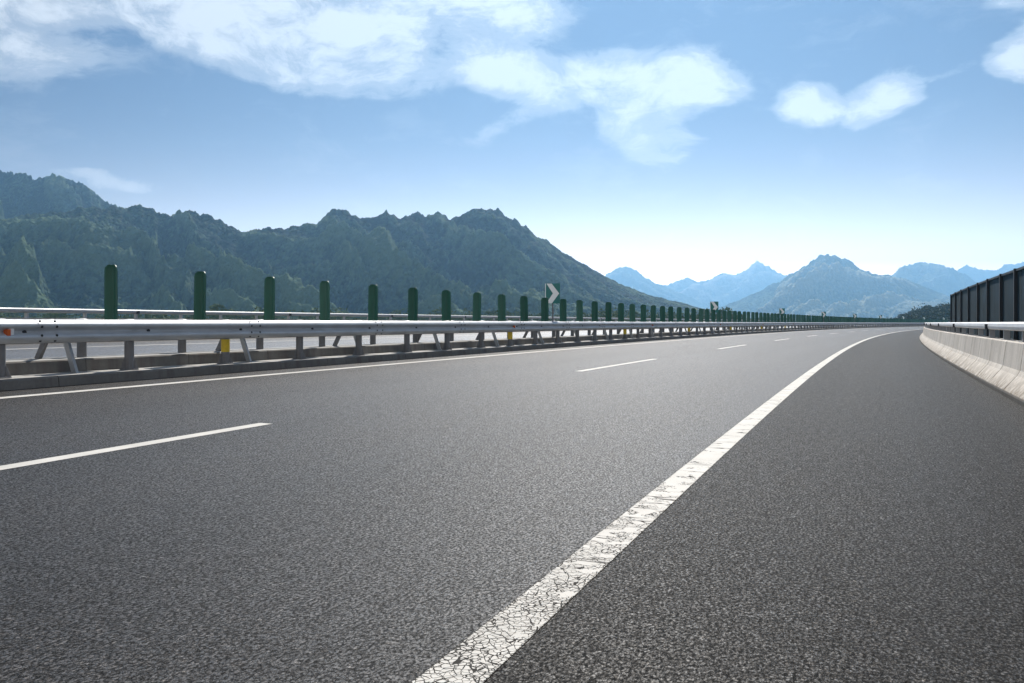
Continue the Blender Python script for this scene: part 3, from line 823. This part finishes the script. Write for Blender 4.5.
# ------------------------------------------------------------------ mountains
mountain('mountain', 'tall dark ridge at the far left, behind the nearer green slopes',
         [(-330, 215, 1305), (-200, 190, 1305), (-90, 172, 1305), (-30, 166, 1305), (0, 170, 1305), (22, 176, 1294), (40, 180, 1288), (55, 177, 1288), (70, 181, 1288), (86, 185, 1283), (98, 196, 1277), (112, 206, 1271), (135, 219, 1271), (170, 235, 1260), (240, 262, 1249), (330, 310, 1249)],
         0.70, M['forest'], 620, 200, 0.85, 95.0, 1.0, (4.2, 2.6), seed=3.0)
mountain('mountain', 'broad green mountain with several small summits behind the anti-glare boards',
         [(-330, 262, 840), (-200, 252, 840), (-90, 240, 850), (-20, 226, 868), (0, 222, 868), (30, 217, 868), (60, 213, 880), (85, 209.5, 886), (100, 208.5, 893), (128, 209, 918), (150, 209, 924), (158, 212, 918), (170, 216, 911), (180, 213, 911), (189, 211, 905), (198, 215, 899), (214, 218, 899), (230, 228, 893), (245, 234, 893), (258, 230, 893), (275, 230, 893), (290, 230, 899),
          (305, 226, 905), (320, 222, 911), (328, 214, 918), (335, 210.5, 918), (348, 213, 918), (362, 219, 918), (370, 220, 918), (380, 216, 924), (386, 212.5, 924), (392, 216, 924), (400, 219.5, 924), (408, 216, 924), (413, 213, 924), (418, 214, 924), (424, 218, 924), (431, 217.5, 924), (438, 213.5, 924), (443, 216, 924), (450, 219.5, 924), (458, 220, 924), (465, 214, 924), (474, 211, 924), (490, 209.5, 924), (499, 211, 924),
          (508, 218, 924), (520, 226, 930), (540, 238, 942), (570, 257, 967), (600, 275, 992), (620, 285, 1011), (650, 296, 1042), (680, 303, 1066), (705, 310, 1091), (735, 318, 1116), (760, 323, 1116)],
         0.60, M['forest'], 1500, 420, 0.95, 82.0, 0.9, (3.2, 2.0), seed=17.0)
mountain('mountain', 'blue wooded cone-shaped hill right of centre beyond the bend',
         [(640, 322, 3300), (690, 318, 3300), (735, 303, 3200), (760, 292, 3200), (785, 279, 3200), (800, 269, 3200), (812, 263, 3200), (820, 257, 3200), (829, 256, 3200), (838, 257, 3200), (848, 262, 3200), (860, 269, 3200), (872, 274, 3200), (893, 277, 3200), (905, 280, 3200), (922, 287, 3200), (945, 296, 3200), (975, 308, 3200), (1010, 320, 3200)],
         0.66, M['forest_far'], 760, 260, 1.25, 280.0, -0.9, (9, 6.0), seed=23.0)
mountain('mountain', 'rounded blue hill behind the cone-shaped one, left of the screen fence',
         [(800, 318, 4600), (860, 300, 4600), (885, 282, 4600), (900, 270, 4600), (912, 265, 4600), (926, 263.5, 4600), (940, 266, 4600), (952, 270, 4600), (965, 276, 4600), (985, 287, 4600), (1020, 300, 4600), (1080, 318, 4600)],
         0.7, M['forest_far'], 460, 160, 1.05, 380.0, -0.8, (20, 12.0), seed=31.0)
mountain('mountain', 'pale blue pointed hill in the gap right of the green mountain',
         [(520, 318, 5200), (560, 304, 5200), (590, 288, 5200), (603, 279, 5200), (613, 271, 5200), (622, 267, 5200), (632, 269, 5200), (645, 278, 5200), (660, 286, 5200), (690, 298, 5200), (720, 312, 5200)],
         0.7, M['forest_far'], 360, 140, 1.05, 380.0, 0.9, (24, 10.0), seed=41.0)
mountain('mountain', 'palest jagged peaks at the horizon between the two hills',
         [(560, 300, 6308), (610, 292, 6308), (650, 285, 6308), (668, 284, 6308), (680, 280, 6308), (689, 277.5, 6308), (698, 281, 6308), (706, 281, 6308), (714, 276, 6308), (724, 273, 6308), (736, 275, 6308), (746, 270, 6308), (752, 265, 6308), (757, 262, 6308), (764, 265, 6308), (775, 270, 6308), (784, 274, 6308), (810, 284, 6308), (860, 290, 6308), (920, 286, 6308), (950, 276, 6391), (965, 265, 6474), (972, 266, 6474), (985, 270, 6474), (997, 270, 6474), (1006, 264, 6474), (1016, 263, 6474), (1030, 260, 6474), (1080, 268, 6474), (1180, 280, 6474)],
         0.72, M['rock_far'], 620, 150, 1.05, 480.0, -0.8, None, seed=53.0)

# ------------------------------------------------------------------ air
mb = MB(); top = 470.0; bot = GZ - 4.5
mb.box((0, 2700, (top + bot) / 2), 10000, 8600, top - bot)
hz = mb.build('haze', []) if False else None
me = bpy.data.meshes.new('haze'); me.from_pydata(mb.v, [], mb.f)
hz = link(bpy.data.objects.new('haze', me)); tag(hz, 'thin blue haze filling the valley', 'haze', None, 'stuff')
m = bpy.data.materials.new('haze_air'); m.use_nodes = True; nt = m.node_tree
for nd in list(nt.nodes):
    if nd.type == 'BSDF_PRINCIPLED': nt.nodes.remove(nd)
pv = nt.nodes.new('ShaderNodeVolumePrincipled'); pv.inputs['Color'].default_value = (0.325, 0.625, 0.97, 1); pv.inputs['Density'].default_value = 2.3e-4
pv.inputs['Anisotropy'].default_value = 0.6
L(nt, pv.outputs[0], nt.nodes['Material Output'].inputs['Volume'])
me.materials.append(m)

# ------------------------------------------------------------------ sun and sky
SUN_AZ, SUN_EL = R(8), R(43)                    # a little right of straight ahead
sd = bpy.data.lights.new('sun', 'SUN'); sd.energy = 4.5; sd.angle = R(0.53); sd.color = (1.0, 0.94, 0.86)
so = bpy.data.objects.new('sun', sd); link(so)
sv = Vector((math.sin(SUN_AZ) * math.cos(SUN_EL), math.cos(SUN_AZ) * math.cos(SUN_EL), math.sin(SUN_EL)))
so.rotation_euler = (-sv).to_track_quat('-Z', 'Y').to_euler(); so.location = (0, 0, 50)

w = bpy.data.worlds.new('World'); scene.world = w; w.use_nodes = True; nt = w.node_tree
bg = nt.nodes['Background']; out = nt.nodes['World Output']
sky = N(nt, 'ShaderNodeTexSky'); sky.sky_type = 'NISHITA'; sky.sun_disc = False
sky.sun_elevation = SUN_EL; sky.sun_rotation = SUN_AZ; sky.air_density = 1.0; sky.dust_density = 0.5; sky.ozone_density = 2.5
L(nt, mix(nt, 1.0, sky.outputs[0], (0.27, 0.305, 0.44), 'MULTIPLY'), bg.inputs[0]); bg.inputs[1].default_value = 0.05
co = nt.nodes.new('ShaderNodeTexCoord').outputs['Generated']
sx = nt.nodes.new('ShaderNodeSeparateXYZ'); L(nt, co, sx.inputs[0])
az = math_(nt, 'ARCTAN2', sx.outputs[0], sx.outputs[1]); el = math_(nt, 'ARCSINE', sx.outputs[2])
cb = nt.nodes.new('ShaderNodeCombineXYZ'); L(nt, az, cb.inputs[0]); L(nt, math_(nt, 'MULTIPLY', el, 1.7), cb.inputs[1])
wn = noise(nt, cb.outputs[0], 5.0, 4, 0.6, out='Color')
wv = nt.nodes.new('ShaderNodeVectorMath'); wv.operation = 'MULTIPLY_ADD'; L(nt, wn, wv.inputs[0]); wv.inputs[1].default_value = (0.10, 0.10, 0); L(nt, cb.outputs[0], wv.inputs[2])
wsx = nt.nodes.new('ShaderNodeSeparateXYZ'); L(nt, wv.outputs[0], wsx.inputs[0])
AZ = math_(nt, 'SUBTRACT', wsx.outputs[0], 0.05); EL = math_(nt, 'MULTIPLY', math_(nt, 'SUBTRACT', wsx.outputs[1], 0.05), 1 / 1.7)
def ang(u, v):
    x = (u - 512) / FOC; z = (322.2 - v) / FOC
    return math.atan(x), math.atan(z / math.sqrt(1 + x * x))
CL = [(40, -6, 170, 26, 4, 1.0), (235, 24, 200, 40, 8, 1.0), (400, 32, 150, 44, 4, 0.95), (330, 72, 110, 22, 6, 0.9), (500, 72, 110, 28, 12, 1.0), (610, 78, 80, 30, 0, 1.0), (690, 80, 58, 32, -6, 1.0),
      (655, 140, 40, 26, 14, 0.8), (640, 112, 58, 28, 0, 0.8), (470, 0, 120, 40, 0, 0.9), (812, 101, 40, 19, 4, 0.95), (884, 92, 40, 21, -22, 1.0), (932, 73, 42, 7, -6, 0.5), (1022, 55, 26, 26, -40, 0.95), (1012, 4, 40, 10, 10, 0.5), (105, 184, 50, 8, 3, 0.75), (520, 118, 60, 12, -20, 0.45), (-150, 10, 200, 50, 0, 1.0), (1300, 80, 120, 40, 0, 1.0)]
acc = None
CL += [((-2.25, 0.42), None, 1050, 330, 0, 1.5), ((2.35, 0.45), None, 1050, 300, 0, 1.5)]   # unseen cloud banks added behind the viewer as fill light
for u, v, a, b_, rot, wgt in CL:
    a0, e0 = ang(u, v) if v is not None else u; ra = a / FOC; rb = b_ / FOC; cr, sr = math.cos(R(-rot)), math.sin(R(-rot))
    dx = math_(nt, 'SUBTRACT', AZ, a0); dy = math_(nt, 'SUBTRACT', EL, e0)
    X = math_(nt, 'MULTIPLY', math_(nt, 'ADD', math_(nt, 'MULTIPLY', dx, cr), math_(nt, 'MULTIPLY', dy, sr)), 1 / ra)
    Y = math_(nt, 'MULTIPLY', math_(nt, 'SUBTRACT', math_(nt, 'MULTIPLY', dy, cr), math_(nt, 'MULTIPLY', dx, sr)), 1 / rb)
    q = math_(nt, 'SUBTRACT', 1.0, math_(nt, 'MULTIPLY', math_(nt, 'ADD', math_(nt, 'MULTIPLY', X, X), math_(nt, 'MULTIPLY', Y, Y)), 0.62))
    q = math_(nt, 'MULTIPLY', math_(nt, 'MAXIMUM', q, 0.0), wgt)
    acc = q if acc is None else math_(nt, 'SMOOTH_MAX', acc, q, 0.25)
cn = noise(nt, wv.outputs[0], 10.0, 10, 0.66, 0.35); cn2 = noise(nt, scaled(nt, wv.outputs[0], (1, 3.2, 1)), 5.0, 7, 0.62)
dens = math_(nt, 'ADD', math_(nt, 'MULTIPLY', acc, 1.0), math_(nt, 'ADD', math_(nt, 'MULTIPLY', math_(nt, 'SUBTRACT', cn, 0.5), 2.1), math_(nt, 'MULTIPLY', math_(nt, 'SUBTRACT', cn2, 0.5), 0.8)))
gate = ramp(nt, acc, [(0.08, 0.0), (0.45, 1.0)])
alpha = math_(nt, 'MULTIPLY', ramp(nt, dens, [(0.14, 0.0), (0.58, 0.36), (1.25, 0.88)], 'EASE'), gate)
veil = math_(nt, 'MULTIPLY', ramp(nt, cn2, [(0.50, 0.0), (0.85, 0.05)]), 1.0)
bgc = nt.nodes.new('ShaderNodeBackground')
L(nt, ramp(nt, dens, [(0.2, (0.86, 0.90, 0.95)), (0.7, (0.98, 0.98, 0.98)), (1.0, (0.90, 0.91, 0.93))]), bgc.inputs[0]); bgc.inputs[1].default_value = 0.66
ms = nt.nodes.new('ShaderNodeMixShader'); L(nt, alpha, ms.inputs[0]); L(nt, bg.outputs[0], ms.inputs[1]); L(nt, bgc.outputs[0], ms.inputs[2])
# bright milky air low over the horizon
gl = math_(nt, 'EXPONENT', math_(nt, 'MULTIPLY', math_(nt, 'ABSOLUTE', el), -1 / 0.041))
bgh = nt.nodes.new('ShaderNodeBackground'); bgh.inputs[0].default_value = (1.0, 0.81, 0.66, 1); 
dz = math_(nt, 'MULTIPLY', math_(nt, 'SUBTRACT', az, 0.12), 1 / 0.62)          # brightest on the sunward side
sunside = math_(nt, 'ADD', 0.32, math_(nt, 'MULTIPLY', 0.68, math_(nt, 'EXPONENT', math_(nt, 'MULTIPLY', math_(nt, 'MULTIPLY', dz, dz), -1.0))))
L(nt, math_(nt, 'MULTIPLY', math_(nt, 'MULTIPLY', gl, sunside), 11.0), bgh.inputs[1])
ad = nt.nodes.new('ShaderNodeAddShader'); L(nt, ms.outputs[0], ad.inputs[0]); L(nt, bgh.outputs[0], ad.inputs[1])
L(nt, ad.outputs[0], out.inputs['Surface'])

# ------------------------------------------------------------------ camera and settings
cd = bpy.data.cameras.new('camera'); cd.sensor_width = 36.0; cd.lens = FOC / 1024 * 36.0
cd.shift_y = -(341.5 - 322.2) / 1024.0; cd.clip_start = 0.05; cd.clip_end = 40000
cam = bpy.data.objects.new('camera', cd); link(cam); cam.location = (0, 0, CAM_H); cam.rotation_euler = (R(90), 0, 0)
scene.camera = cam
vs_ = scene.view_settings; vs_.view_transform = 'Standard'; vs_.look = 'None'; vs_.exposure = 0.53; vs_.gamma = 1.0; vs_.use_curve_mapping = False
scene.render.engine = 'CYCLES'; scene.cycles.use_denoising = True
scene.cycles.max_bounces = 6; scene.cycles.volume_bounces = 1; scene.cycles.transparent_max_bounces = 12
